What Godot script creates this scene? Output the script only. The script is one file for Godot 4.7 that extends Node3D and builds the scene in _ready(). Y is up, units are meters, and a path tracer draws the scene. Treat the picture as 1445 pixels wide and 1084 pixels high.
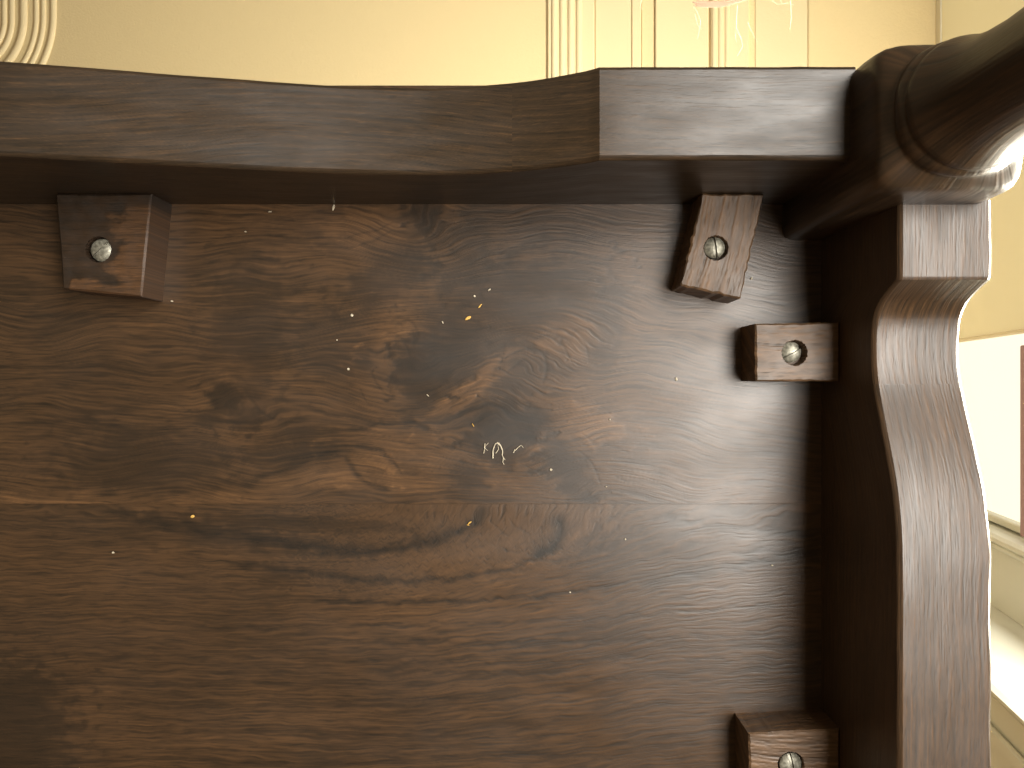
extends Node3D
# The underside of an old stained wooden table, tipped up on its side in a cream panelled room with windows to the right.
# The tabletop's underside lies in the plane z = 0 and faces +z; the legs point along +z; one unit is one metre.

const LENS := 1087.0          # focal length of the lens in units of the fine grain grid
const CAM_Z := 0.35
const PITCH := 0.000322       # size of one unit of the grain grid, metres
const INNER_Y := 0.0817       # inner faces of the two rails in view
const INNER_X := 0.1406
const THICK := 0.0342
const MID_X := -0.300         # middle of the table
const MID_Y := -0.370

var used := {}
var mats := {}
var table: Node3D

# ------------------------------------------------------------------ names, tags

func numbered(called: String) -> String:
	var n: int = used.get(called, 0)
	used[called] = n + 1
	return called if n == 0 else "%s_%03d" % [called, n]

func tag(o: Node, label: String, category := "", group := "", kind := "") -> void:
	if label: o.set_meta("label", label)
	if category: o.set_meta("category", category)
	if group: o.set_meta("group", group)
	if kind: o.set_meta("kind", kind)

func thing(called: String, at := Vector3.ZERO) -> Node3D:
	var o := Node3D.new()
	o.name = numbered(called)
	add_child(o, true)
	o.position = at
	return o

func put(called: String, mesh: Mesh, mat: Material, parent: Node = self) -> MeshInstance3D:
	var o := MeshInstance3D.new()
	o.name = numbered(called) if parent == self else called
	o.mesh = mesh
	o.material_override = mat
	o.cast_shadow = GeometryInstance3D.SHADOW_CASTING_SETTING_ON
	parent.add_child(o, true)
	return o

# ------------------------------------------------------------------ mesh helpers

func begin() -> SurfaceTool:
	var st := SurfaceTool.new()
	st.begin(Mesh.PRIMITIVE_TRIANGLES)
	return st

func finish(st: SurfaceTool) -> ArrayMesh:
	st.generate_tangents()
	return st.commit()

func corner(st: SurfaceTool, p: Vector3, n: Vector3, uv: Vector2) -> void:
	st.set_normal(n)
	st.set_uv(uv)
	st.add_vertex(p)

func tri(st: SurfaceTool, a: Vector3, b: Vector3, c: Vector3, na: Vector3, nb: Vector3, nc: Vector3, ua: Vector2, ub: Vector2, uc: Vector2) -> void:
	var f := (b - a).cross(c - a)
	if f.length_squared() < 1e-20: return
	if f.dot(na + nb + nc) > 0.0:
		corner(st, a, na, ua); corner(st, c, nc, uc); corner(st, b, nb, ub)
	else:
		corner(st, a, na, ua); corner(st, b, nb, ub); corner(st, c, nc, uc)

# rows of points as one smooth sheet; «out» is a point or direction test: normals turn away from the centre line given
func sheet(st: SurfaceTool, rows: Array, uvs: Array, facing: Vector3, from: Array = []) -> void:
	var m := rows.size()
	var k: int = rows[0].size()
	var nor := []
	for i in m:
		var line := PackedVector3Array()
		for j in k:
			var a: Vector3 = rows[min(i + 1, m - 1)][j] - rows[max(i - 1, 0)][j]
			var b: Vector3 = rows[i][min(j + 1, k - 1)] - rows[i][max(j - 1, 0)]
			var n := a.cross(b)
			if n.length_squared() < 1e-24: n = facing
			n = n.normalized()
			var want: Vector3 = facing if from.is_empty() else rows[i][j] - from[i]
			if n.dot(want) < 0.0: n = -n
			line.append(n)
		nor.append(line)
	for i in m - 1:
		for j in k - 1:
			tri(st, rows[i][j], rows[i + 1][j], rows[i + 1][j + 1], nor[i][j], nor[i + 1][j], nor[i + 1][j + 1], uvs[i][j], uvs[i + 1][j], uvs[i + 1][j + 1])
			tri(st, rows[i][j], rows[i + 1][j + 1], rows[i][j + 1], nor[i][j], nor[i + 1][j + 1], nor[i][j + 1], uvs[i][j], uvs[i + 1][j + 1], uvs[i][j + 1])

func flat(st: SurfaceTool, p: Array, uv: Array, facing: Vector3) -> void:
	var n: Vector3 = (p[1] - p[0]).cross(p[2] - p[0]).normalized()
	if n.dot(facing) < 0.0: n = -n
	for i in range(1, p.size() - 1):
		tri(st, p[0], p[i], p[i + 1], n, n, n, uv[0], uv[i], uv[i + 1])

# a box with chamfered edges; uv in metres
func chamfer_box(st: SurfaceTool, lo: Vector3, hi: Vector3, c: float, basis := Basis(), origin := Vector3.ZERO) -> void:
	var mid := (lo + hi) / 2.0
	var h := (hi - lo) / 2.0
	c = min(c, min(h.x, min(h.y, h.z)) * 0.9)
	for axis in 3:
		var u := (axis + 1) % 3
		var v := (axis + 2) % 3
		for s: float in [-1.0, 1.0]:
			var p := []
			var t := []
			for q: Array in [[-1, -1], [1, -1], [1, 1], [-1, 1]]:
				var w := Vector3.ZERO
				w[axis] = s * h[axis]
				w[u] = q[0] * (h[u] - c)
				w[v] = q[1] * (h[v] - c)
				p.append(origin + basis * (mid + w))
				t.append(Vector2(w[u], w[v]))
			var f := Vector3.ZERO
			f[axis] = s
			flat(st, p, t, basis * f)
	for axis in 3:                                    # the twelve edges
		var u := (axis + 1) % 3
		var v := (axis + 2) % 3
		for su: float in [-1.0, 1.0]:
			for sv: float in [-1.0, 1.0]:
				var p := []
				var t := []
				for e: float in [-1.0, 1.0]:
					var a := Vector3.ZERO
					a[axis] = e * (h[axis] - c); a[u] = su * h[u]; a[v] = sv * (h[v] - c)
					var b := Vector3.ZERO
					b[axis] = e * (h[axis] - c); b[u] = su * (h[u] - c); b[v] = sv * h[v]
					if e < 0.0: p.append_array([a, b])
					else: p.append_array([b, a])
				for q: Vector3 in p: t.append(Vector2(q[axis], q[u]))
				var f := Vector3.ZERO
				f[u] = su; f[v] = sv
				var pw := []
				for q: Vector3 in p: pw.append(origin + basis * (mid + q))
				flat(st, pw, t, basis * f)
	for sx: float in [-1.0, 1.0]:
		for sy: float in [-1.0, 1.0]:
			for sz: float in [-1.0, 1.0]:
				var s := Vector3(sx, sy, sz)
				var p := []
				for axis in 3:
					var w := s * (h - Vector3.ONE * c)
					w[axis] = s[axis] * h[axis]
					p.append(origin + basis * (mid + w))
				flat(st, p, [Vector2.ZERO, Vector2.ZERO, Vector2.ZERO], basis * s)

func tube(st: SurfaceTool, pts: Array, radius: float, sides := 6, taper := 0.4) -> void:
	var rows := []
	var uvs := []
	for i in pts.size():
		var d: Vector3 = (pts[min(i + 1, pts.size() - 1)] - pts[max(i - 1, 0)]).normalized()
		var a := d.cross(Vector3(0.3, 0.2, 0.93)).normalized()
		var b := d.cross(a)
		var r := radius * (1.0 - (1.0 - taper) * float(i) / (pts.size() - 1))
		var row := PackedVector3Array()
		var uv := PackedVector2Array()
		for j in sides + 1:
			var g := TAU * j / sides
			row.append(pts[i] + (a * cos(g) + b * sin(g)) * r)
			uv.append(Vector2(float(i), float(j)))
		rows.append(row)
		uvs.append(uv)
	sheet(st, rows, uvs, Vector3.UP, pts)

# ------------------------------------------------------------------ textures

func noise(s: int, f: float, oct := 3) -> FastNoiseLite:
	var n := FastNoiseLite.new()
	n.noise_type = FastNoiseLite.TYPE_SIMPLEX_SMOOTH
	n.seed = s
	n.frequency = f
	n.fractal_type = FastNoiseLite.FRACTAL_FBM
	n.fractal_octaves = oct
	return n

func to_image(w: int, h: int, bytes: PackedByteArray) -> Image:
	return Image.create_from_data(w, h, false, Image.FORMAT_RGB8, bytes)

func srgb_table() -> PackedByteArray:
	var t := PackedByteArray()
	t.resize(4096)
	for i in 4096:
		t[i] = int(round(255.0 * Color(i / 8191.0, 0, 0).linear_to_srgb().r))
	return t

# dark stained wood: tone 0..1 to linear base colour
const RAMP := [Vector3(0.012, 0.0088, 0.0060), Vector3(0.033, 0.0195, 0.0105), Vector3(0.078, 0.0415, 0.0190), Vector3(0.165, 0.084, 0.035)]

func ramp_table(tint: Vector3) -> PackedByteArray:
	var t := PackedByteArray()
	t.resize(1024 * 3)
	for i in 1024:
		var x := i / 1023.0 * 3.0
		var k := mini(int(x), 2)
		var c: Vector3 = RAMP[k].lerp(RAMP[k + 1], x - k) * tint
		var s := Color(c.x, c.y, c.z).linear_to_srgb()
		t[i * 3] = int(clampf(s.r, 0, 1) * 255.0 + 0.5)
		t[i * 3 + 1] = int(clampf(s.g, 0, 1) * 255.0 + 0.5)
		t[i * 3 + 2] = int(clampf(s.b, 0, 1) * 255.0 + 0.5)
	return t

func wood_material(w: int, h: int, tone: PackedFloat32Array, tint: Vector3, bump: float, rough: float, spec := 0.5) -> StandardMaterial3D:
	var table3 := ramp_table(tint)
	var rgb := PackedByteArray()
	rgb.resize(w * h * 3)
	var grey := PackedByteArray()
	grey.resize(w * h)
	for i in w * h:
		var t := clampf(tone[i], 0.0, 1.0)
		var k := int(t * 1023.0) * 3
		rgb[i * 3] = table3[k]
		rgb[i * 3 + 1] = table3[k + 1]
		rgb[i * 3 + 2] = table3[k + 2]
		grey[i] = int(t * 255.0)
	var m := StandardMaterial3D.new()
	m.albedo_texture = ImageTexture.create_from_image(to_image(w, h, rgb))
	var g := Image.create_from_data(w, h, false, Image.FORMAT_L8, grey)
	var b := g.duplicate() as Image
	b.convert(Image.FORMAT_RGBA8)
	b.bump_map_to_normal_map(bump)
	m.normal_enabled = true
	m.normal_texture = ImageTexture.create_from_image(b)
	m.normal_scale = 1.0
	if not mats.has("dusty"):
		var d := NoiseTexture2D.new()
		d.width = 512
		d.height = 512
		d.seamless = true
		d.noise = noise(55, 0.012, 5)
		var g2 := Gradient.new()
		g2.set_color(0, Color(0.62, 0.62, 0.62))
		g2.set_color(1, Color(0.98, 0.98, 0.98))
		d.color_ramp = g2
		mats.dusty = d
	m.roughness_texture = mats.dusty
	m.roughness = rough * 1.24
	m.metallic_specular = spec
	return m

# blobs of darker and lighter wood: x, y, half width, half height, tilt in degrees, amount
const BLOBS := [
	[603, 343, 17, 24, 35, -0.42], [572, 340, 10, 9, 0, -0.18], [545, 425, 62, 26, -28, -0.20], [592, 412, 22, 17, -20, -0.14], [648, 385, 38, 46, 10, -0.16],
	[660, 300, 50, 22, 0, -0.10],
	[592, 552, 32, 30, 20, -0.34], [590, 520, 42, 22, 0, -0.20], [640, 520, 34, 44, 30, -0.24], [680, 470, 90, 60, -20, -0.15], [770, 445, 70, 50, -15, -0.10],
	[712, 612, 42, 24, -6, -0.42], [708, 640, 46, 20, 8, -0.30], [750, 605, 26, 17, 0, -0.22], [800, 668, 42, 17, 42, -0.26], [790, 648, 30, 14, 20, -0.14], [815, 700, 26, 9, 25, -0.18],
	[660, 676, 26, 15, 10, -0.20], [672, 700, 50, 16, 10, -0.16],
	[316, 578, 18, 14, 10, -0.36], [300, 598, 26, 12, -20, -0.15], [342, 600, 20, 17, 25, -0.16],
	[350, 500, 48, 90, 8, -0.14], [210, 660, 110, 34, 0, -0.14], [170, 560, 120, 24, 0, -0.05], [430, 640, 80, 30, -12, -0.13],
	[855, 490, 22, 62, 12, -0.15], [735, 550, 42, 24, -35, -0.12], [475, 500, 60, 50, 0, -0.06],
	[560, 500, 34, 40, 30, 0.20], [545, 560, 44, 40, 0, 0.12], [632, 330, 22, 30, 0, 0.14], [540, 360, 80, 24, -6, 0.12], [470, 345, 90, 30, 0, 0.08],
	[665, 565, 60, 14, -33, 0.22], [800, 500, 50, 24, -12, 0.14], [825, 610, 52, 20, 14, 0.18], [325, 545, 26, 18, 20, 0.12], [345, 625, 50, 17, 5, 0.12],
	[560, 640, 90, 26, 4, 0.14], [470, 668, 90, 15, -8, 0.14], [540, 684, 110, 11, 0, 0.08], [760, 640, 30, 16, 0, 0.06], [690, 690, 70, 12, 0, 0.06],
	[620, 400, 60, 18, -20, 0.10], [1000, 600, 150, 80, 10, 0.06],
]
# places where the grain parts round a knot: x, y, half width, half height, tilt, strength
const KNOTS := [
	[600, 345, 74, 58, 20, 0.85], [600, 535, 80, 60, 20, 0.80], [740, 555, 150, 62, -33, 0.75], [708, 628, 90, 44, 0, 0.80],
	[325, 588, 70, 36, 10, 0.80], [800, 680, 70, 30, 30, 0.6],
]

func blob(x: float, y: float, b: Array) -> float:
	var a := deg_to_rad(b[4])
	var dx: float = x - b[0]
	var dy: float = y - b[1]
	var u: float = (dx * cos(a) + dy * sin(a)) / b[2]
	var v: float = (dy * cos(a) - dx * sin(a)) / b[3]
	return u * u + v * v

func field(w: int, h: int, x0: float, y0: float, step: float, list: Array, warp: FastNoiseLite, hard: float) -> PackedFloat32Array:
	# the sum of soft blobs with ragged edges, worked out blob by blob over its own box only
	var f := PackedFloat32Array()
	f.resize(w * h)
	for b: Array in list:
		var reach: float = maxf(b[2], b[3]) * 2.0
		var i0 := clampi(int((b[0] - reach - x0) / step), 0, w)
		var i1 := clampi(int((b[0] + reach - x0) / step), 0, w)
		var j0 := clampi(int((b[1] - reach - y0) / step), 0, h)
		var j1 := clampi(int((b[1] + reach - y0) / step), 0, h)
		var a := deg_to_rad(b[4])
		var ca := cos(a)
		var sa := sin(a)
		for j in range(j0, j1):
			for i in range(i0, i1):
				var dx: float = x0 + i * step - b[0]
				var dy: float = y0 + j * step - b[1]
				var u: float = (dx * ca + dy * sa) / b[2]
				var v: float = (dy * ca - dx * sa) / b[3]
				var q := u * u + v * v
				if q < 4.0:
					q *= 1.0 + 1.3 * warp.get_noise_2d(dx + b[0], (dy + b[1]) * 1.6)
					f[j * w + i] += b[5] / (1.0 + exp((q - 1.0) * hard))
	return f

# drawn figure lines: half width, amount, then the way it runs
const UPPER_LINES := [
	[2.2, -0.20, 700, 537, 735, 518, 762, 520, 771, 542, 762, 564], [1.6, -0.16, 712, 545, 740, 530, 755, 540], [2.4, -0.20, 480, 616, 540, 610, 576, 608, 600, 617, 625, 622, 640, 615], [2.0, -0.16, 560, 633, 600, 640, 640, 636, 668, 630],
	[4.2, -0.28, 484, 650, 495, 666, 512, 680, 554, 695], [3.0, -0.24, 474, 637, 523, 639, 549, 653, 571, 679], [5.5, -0.20, 487, 655, 456, 650, 399, 668, 330, 690], [2.0, -0.16, 549, 484, 566, 476, 583, 486, 593, 506], [1.8, -0.15, 540, 500, 556, 494, 572, 508, 580, 530],
	[2.0, -0.16, 725, 503, 760, 500, 788, 506, 811, 540], [1.8, -0.14, 740, 492, 790, 492, 824, 512, 832, 540], [1.8, -0.18, 640, 420, 695, 396, 753, 380, 797, 380, 850, 384], [1.6, -0.16, 400, 387, 470, 386, 520, 380, 562, 363], [1.5, -0.14, 380, 372, 470, 374, 540, 362, 575, 350],
	[6.0, 0.16, 593, 606, 620, 590, 650, 563, 709, 526, 740, 511], [3.0, 0.12, 600, 620, 640, 598, 680, 566, 720, 540], [2.0, -0.12, 628, 596, 660, 570, 690, 548], [1.8, -0.12, 505, 560, 520, 585, 560, 594, 590, 600], [1.8, -0.12, 520, 540, 536, 566, 560, 580],
	[5.0, -0.12, 880, 500, 960, 515, 1040, 545, 1120, 560], [4.0, -0.10, 860, 600, 960, 615, 1060, 640, 1150, 650], [4.0, -0.10, 850, 440, 960, 455, 1080, 480], [4.0, -0.09, 840, 650, 930, 660, 1040, 685, 1150, 700], [3.0, -0.09, 860, 560, 950, 572, 1050, 596], [3.0, -0.08, 700, 345, 850, 352, 960, 372],
	[2.6, -0.12, 0, 480, 120, 470, 260, 482, 380, 470], [3.0, -0.12, 0, 612, 90, 606, 210, 618, 290, 610], [2.0, -0.10, 240, 340, 380, 348, 500, 340], [3.0, -0.08, 250, 430, 400, 440, 500, 436],
	[2.0, -0.14, 340, 560, 352, 580, 380, 600, 440, 606], [2.0, -0.12, 270, 570, 290, 556, 330, 552, 352, 566], [2.0, -0.14, 790, 640, 830, 655, 850, 690], [1.8, -0.12, 770, 625, 810, 622, 860, 640, 900, 648],
]
const LOWER_LINES := [
	[7.0, -0.32, 130, 720, 220, 736, 320, 752, 420, 768, 500, 778, 560, 775, 620, 760, 658, 742, 676, 722], [6.5, -0.24, 640, 752, 668, 738, 684, 716], [4.6, -0.26, 280, 788, 480, 815, 600, 820, 690, 808, 750, 790, 785, 765, 791, 742, 768, 720], [9.5, -0.26, 752, 782, 786, 762, 790, 742, 776, 728], [5.0, 0.12, 690, 800, 770, 792, 812, 760, 818, 735],
	[3.2, -0.26, 400, 850, 640, 849, 760, 841, 840, 830, 900, 822], [6.0, -0.22, 880, 826, 960, 812, 1100, 788, 1180, 778], [3.0, -0.17, 420, 882, 700, 879, 830, 873, 1000, 862, 1160, 850], [3.4, -0.16, 430, 905, 665, 908, 850, 905, 1000, 900, 1170, 892], [2.6, -0.12, 450, 930, 700, 936, 900, 930, 1100, 934, 1180, 930], [2.4, -0.12, 480, 944, 720, 951, 900, 960, 1100, 966],
	[5.0, -0.17, 900, 726, 1000, 740, 1090, 752, 1180, 758], [8.0, -0.10, 260, 722, 420, 734, 520, 728], [3.0, -0.14, 200, 742, 330, 760, 440, 776], [2.4, -0.09, 0, 862, 200, 876, 420, 890], [2.4, -0.08, 60, 920, 300, 934, 480, 960], [2.4, -0.09, 420, 990, 700, 986, 960, 996], [2.4, -0.08, 300, 1030, 600, 1040, 900, 1036], [2.6, -0.09, 500, 1070, 760, 1066, 1000, 1076],
	[1.6, -0.12, 690, 728, 700, 745, 720, 760], [1.6, -0.12, 715, 724, 730, 744, 752, 756], [1.6, -0.12, 700, 770, 726, 778, 748, 770],
]

func lines_field(w: int, h: int, x0: float, y0: float, step: float, list: Array, wander: FastNoiseLite) -> PackedFloat32Array:
	var f := PackedFloat32Array()
	f.resize(w * h)
	for l: Array in list:
		var curve := Curve2D.new()
		var pts := []
		for i in range(2, l.size(), 2): pts.append(Vector2(l[i], l[i + 1]))
		for i in pts.size():
			var d: Vector2 = (pts[mini(i + 1, pts.size() - 1)] - pts[maxi(i - 1, 0)]) / 6.0
			curve.add_point(pts[i], -d, d)
		var length := curve.get_baked_length()
		var best := {}
		var n := int(length / 1.4)
		for k in n + 1:
			var at := float(k) / n
			var p := curve.sample_baked(at * length)
			p.y += wander.get_noise_2d(p.x * 0.9, p.y + l[1] * 999.0) * 5.0
			var ends := smoothstep(0.0, 0.14, at) * smoothstep(1.0, 0.86, at)
			var half: float = l[0] * (0.45 + 0.55 * ends) * (1.0 + 0.7 * wander.get_noise_2d(p.x, p.y + 300.0))
			var reach := int(half * 2.4 / step) + 1
			var ci := int((p.x - x0) / step)
			var cj := int((p.y - y0) / step)
			for j in range(maxi(cj - reach, 0), mini(cj + reach + 1, h)):
				for i in range(maxi(ci - reach, 0), mini(ci + reach + 1, w)):
					var dx := x0 + i * step - p.x
					var dy := y0 + j * step - p.y
					var v: float = ends * exp(-(dx * dx + dy * dy) / (half * half))
					var key := j * w + i
					if v > best.get(key, 0.0): best[key] = v
		for key: int in best: f[key] += l[1] * best[key]
	return f

# the upper of the two boards in view: knots, stains and a swirling figure
func upper_board_tone(w: int, h: int, x0: float, y0: float, step: float) -> PackedFloat32Array:
	var n_warp := noise(3, 0.006, 2)
	var n_fine := noise(4, 0.02, 2)
	var n_fibre := noise(5, 0.09, 3)
	var n_pore := noise(6, 0.20, 2)
	var n_edge := noise(7, 0.03, 4)
	var stains := field(w, h, x0, y0, step, BLOBS, n_edge, 2.6)
	var lines := lines_field(w, h, x0, y0, step, UPPER_LINES, n_fine)
	var n_grit := noise(8, 0.35, 2)
	var tone := PackedFloat32Array()
	tone.resize(w * h)
	for j in h:
		var y := y0 + j * step
		for i in w:
			var x := x0 + i * step
			var s := y + n_warp.get_noise_2d(x * 0.6, y) * 16.0
			s += 0.10 * (x - 850.0) * smoothstep(820.0, 1000.0, x) * -1.0
			var near := 0.0
			for k: Array in KNOTS:
				var dx: float = x - k[0]
				var dy: float = y - k[1]
				if absf(dx) < 2.4 * k[2] and absf(dy) < 2.6 * k[2]:
					var q := blob(x, y, k)
					if q < 6.0:
						var g: float = exp(-q)
						s -= (dy - dx * tan(deg_to_rad(k[4])) * 0.6) * k[5] * g
						near = maxf(near, g)
			var wob := n_fine.get_noise_2d(x, y * 1.5)
			s += wob * (1.0 + 2.5 * near)
			var fibre := n_fibre.get_noise_2d(x * 0.045, s * 1.5)
			var pore := n_pore.get_noise_2d(x * 0.10, s * 1.3)
			var ring := sin(s * 0.36 + 3.0 * n_warp.get_noise_2d(s * 2.0, x * 0.15))
			ring = ring * ring * ring
			var line := maxf(0.0, sin(s * 0.117 + 1.2)) 
			line = pow(line, 9.0)
			var fine := n_grit.get_noise_2d(x * 0.035, s * 0.95)
			var show := clampf(0.45 + 1.3 * n_warp.get_noise_2d(x * 0.5 + 300.0, s * 1.2), 0.0, 1.0)
			var growth := 0.5 + 0.5 * sin(s * 0.72 + 3.0 * n_warp.get_noise_2d(x * 0.10 + 50.0, s * 1.6))
			growth = pow(growth, 4.0)
			var t := 0.50 + fibre * 0.13 + fine * 0.20 - maxf(0.0, pore - 0.16) * 0.30 - line * (0.05 + 0.10 * near) - growth * (0.03 + 0.09 * show + 0.05 * near) - ring * 0.02
			t += n_warp.get_noise_2d(x * 0.5 + 900.0, y * 1.4) * 0.14
			var st := stains[j * w + i] * 1.3
			t += lines[j * w + i] * (0.75 + 0.9 * absf(fine)) 
			if st < 0.0: t = lerpf(0.07 + fine * 0.10 + fibre * 0.06, t, exp(st * 2.6))
			else: t += st
			# pale sapwood along the lower edge towards the left
			var sap := smoothstep(16.0, 3.0, 708.0 - y + wob * 8.0) * (1.0 - smoothstep(250.0, 460.0, x))
			t += sap * 0.20
			tone[j * w + i] = t
	return tone

# the lower board: nested arches running out to the left, then nearly straight grain
func lower_board_tone(w: int, h: int, x0: float, y0: float, step: float) -> PackedFloat32Array:
	var n_warp := noise(13, 0.006, 2)
	var n_fine := noise(14, 0.035, 2)
	var n_fibre := noise(15, 0.09, 3)
	var n_pore := noise(16, 0.20, 2)
	var n_edge := noise(17, 0.03, 4)
	var stains := field(w, h, x0, y0, step, [[20, 1030, 72, 76, 25, -0.24], [10, 985, 56, 36, 10, -0.10], [420, 738, 140, 10, 3, -0.16], [250, 755, 120, 16, 5, -0.12], [880, 790, 90, 40, 0, -0.07], [900, 890, 120, 26, 0, -0.06], [240, 900, 200, 60, 0, -0.04], [700, 850, 160, 60, 0, 0.07]], n_edge, 3.0)
	var bands := [[262.0, 4.0, 0.08], [290.0, 5.0, 0.08], [330.0, 4.0, 0.06], [372.0, 5.0, 0.06], [420.0, 5.0, 0.06]]
	var lines := lines_field(w, h, x0, y0, step, LOWER_LINES, n_fine)
	var n_grit := noise(18, 0.35, 2)
	var tone := PackedFloat32Array()
	tone.resize(w * h)
	for j in h:
		var y := y0 + j * step
		for i in w:
			var x := x0 + i * step
			var wob := n_fine.get_noise_2d(x * 0.5, y)
			var warp := n_warp.get_noise_2d(x * 0.5, y)
			var d := x - 430.0
			var reach := 118.0 * (1.0 - exp(-d * d / 72900.0))
			if d < 0.0: reach *= 0.25
			var yy := y - 704.0
			var s := sqrt(yy * yy + reach * reach) + warp * 7.0 + wob * 2.2
			if x > 850.0: s += (x - 850.0) * 0.05
			var inside := 1.0 - smoothstep(105.0, 160.0, s)
			inside *= smoothstep(380.0, 600.0, x + wob * 60.0) * (1.0 - smoothstep(760.0, 900.0, x))
			s += 0.20 * minf(yy, 60.0) * smoothstep(780.0, 950.0, x)
			var zig := inside * 1.6 * sin((x + y * 0.5) * 0.55 + 3.0 * wob)
			var fibre := n_fibre.get_noise_2d((x - 640.0) * (0.045 + 0.12 * inside), (s + zig) * 1.5)
			var pore := n_pore.get_noise_2d((x - 640.0) * (0.10 + 0.2 * inside), (s + zig) * 1.3)
			var fine := n_grit.get_noise_2d((x - 640.0) * (0.035 + 0.15 * inside), (s + zig) * 0.95)
			var show := clampf(0.45 + 1.3 * n_warp.get_noise_2d(x * 0.4 + 300.0, s * 1.2), 0.0, 1.0)
			var growth := pow(0.5 + 0.5 * sin(s * 0.60 + 3.0 * n_warp.get_noise_2d(x * 0.10 + 50.0, s * 1.6)), 4.0)
			var t := 0.50 + (fibre * 0.12 + fine * 0.20 - growth * (0.03 + 0.08 * show)) * (1.0 - 0.5 * inside) - maxf(0.0, pore - 0.14) * 0.32 + warp * 0.10
			t += lines[j * w + i] * (0.85 + 0.9 * absf(fine))
			for b: Array in bands:
				var g: float = (s - b[0]) / b[1]
				if absf(g) < 3.0:
					if g < 0.0: g *= 0.62
					t -= 1.5 * b[2] * exp(-g * g) * (0.85 + 0.6 * wob)
			t += 0.06 * inside * smoothstep(72.0, 90.0, s)
			var st := stains[j * w + i] * 1.2
			if st < 0.0: t = lerpf(0.08 + fine * 0.10, t, exp(st * 2.6))
			else: t += st
			tone[j * w + i] = t
	return tone

# straight grained wood for rails, legs, blocks; u runs along the grain
func plain_tone(w: int, h: int, s0: int, tilt: float, period: float, level: float) -> PackedFloat32Array:
	var n_warp := noise(s0, 0.008, 2)
	var n_fibre := noise(s0 + 1, 0.10, 3)
	var n_pore := noise(s0 + 2, 0.22, 2)
	var tone := PackedFloat32Array()
	tone.resize(w * h)
	for j in h:
		for i in w:
			var x := float(i)
			var y := float(j)
			var s := y + x * tilt * (0.4 + 0.6 * cos(x * 0.004)) + n_warp.get_noise_2d(x * 0.3, y) * 7.0
			var fibre := n_fibre.get_noise_2d(x * 0.06, s * 1.7)
			var fine := n_pore.get_noise_2d(x * 0.035, s * 2.2)
			var pore := n_pore.get_noise_2d(x * 0.11 + 500.0, s * 1.5)
			var ring := 0.5 + 0.5 * sin(s * TAU / period + 2.6 * n_warp.get_noise_2d(s, x * 0.1))
			tone[j * w + i] = level + fibre * 0.14 + fine * 0.13 - maxf(0.0, pore - 0.22) * 0.42 + maxf(0.0, -pore - 0.38) * 0.5 - ring * ring * 0.10 + n_warp.get_noise_2d(x * 0.4 + 77.0, y) * 0.10
	return tone

func cream(hexed: Color, rough := 0.75, grain := 0.0) -> StandardMaterial3D:
	var m := StandardMaterial3D.new()
	m.albedo_color = hexed.linear_to_srgb()
	m.roughness = rough
	m.metallic_specular = 0.35
	if grain > 0.0:
		var t := NoiseTexture2D.new()
		t.width = 512
		t.height = 512
		t.seamless = true
		t.as_normal_map = true
		t.bump_strength = 3.0
		t.noise = noise(31, 0.035, 3)
		m.normal_enabled = true
		m.normal_texture = t
		m.normal_scale = grain
		m.uv1_triplanar = true
		m.uv1_scale = Vector3.ONE * 5.0
	return m

func glowing(c: Color, e: float) -> StandardMaterial3D:
	var m := StandardMaterial3D.new()
	m.albedo_color = Color(0.5, 0.5, 0.5)
	m.emission_enabled = true
	m.emission = c.linear_to_srgb()
	m.emission_energy_multiplier = e
	m.roughness = 0.2
	return m

# ------------------------------------------------------------------ the table

# a board of the tabletop's underside between two heights; the figure mirrors itself beyond the stretch in view
func board(y1: float, y0: float, proud: float, mat: Material, flip := 0) -> void:
	var st := begin()
	var xs := [-0.776, -0.696, -0.260, 0.176, 0.196]
	var x_at := func(x: float) -> float:
		var u := (x + 0.260) / 0.436
		if u < 0.0: u = -u
		if u > 1.0: u = 2.0 - u
		return u
	var c := 0.00006
	for i in xs.size() - 1:
		var a: float = xs[i]
		var b: float = xs[i + 1]
		var ua: float = x_at.call(a)
		var ub: float = x_at.call(b)
		var vt := 0.0 if flip == 0 else 1.0
		flat(st, [Vector3(a, y1 - c, proud), Vector3(b, y1 - c, proud), Vector3(b, y0 + c, proud), Vector3(a, y0 + c, proud)], [Vector2(ua, vt), Vector2(ub, vt), Vector2(ub, 1.0 - vt), Vector2(ua, 1.0 - vt)], Vector3.BACK)
		for e: Array in [[y1, -1.0], [y0, 1.0]]:
			var y: float = e[0]
			var v: float = vt if e[1] < 0 else 1.0 - vt
			flat(st, [Vector3(a, y + e[1] * c, proud), Vector3(b, y + e[1] * c, proud), Vector3(b, y, proud - c), Vector3(a, y, proud - c)], [Vector2(ua, v), Vector2(ub, v), Vector2(ub, v), Vector2(ua, v)], Vector3(0, -e[1], 1))
			flat(st, [Vector3(a, y, proud - c), Vector3(b, y, proud - c), Vector3(b, y, -0.020), Vector3(a, y, -0.020)], [Vector2(ua, v), Vector2(ub, v), Vector2(ub, v), Vector2(ua, v)], Vector3(0, -e[1], 0))
		flat(st, [Vector3(a, y1, -0.020), Vector3(b, y1, -0.020), Vector3(b, y0, -0.020), Vector3(a, y0, -0.020)], [Vector2(ua, vt), Vector2(ub, vt), Vector2(ub, 1.0 - vt), Vector2(ua, 1.0 - vt)], Vector3.FORWARD)
	for x: float in [-0.776, 0.196]:
		flat(st, [Vector3(x, y1, -0.020), Vector3(x, y1, proud - c), Vector3(x, y0, proud - c), Vector3(x, y0, -0.020)], [Vector2(0, 0), Vector2(0.02, 0), Vector2(0.02, 1), Vector2(0, 1)], Vector3(x, 0, 0))
	put("board", finish(st), mat, table)

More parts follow.
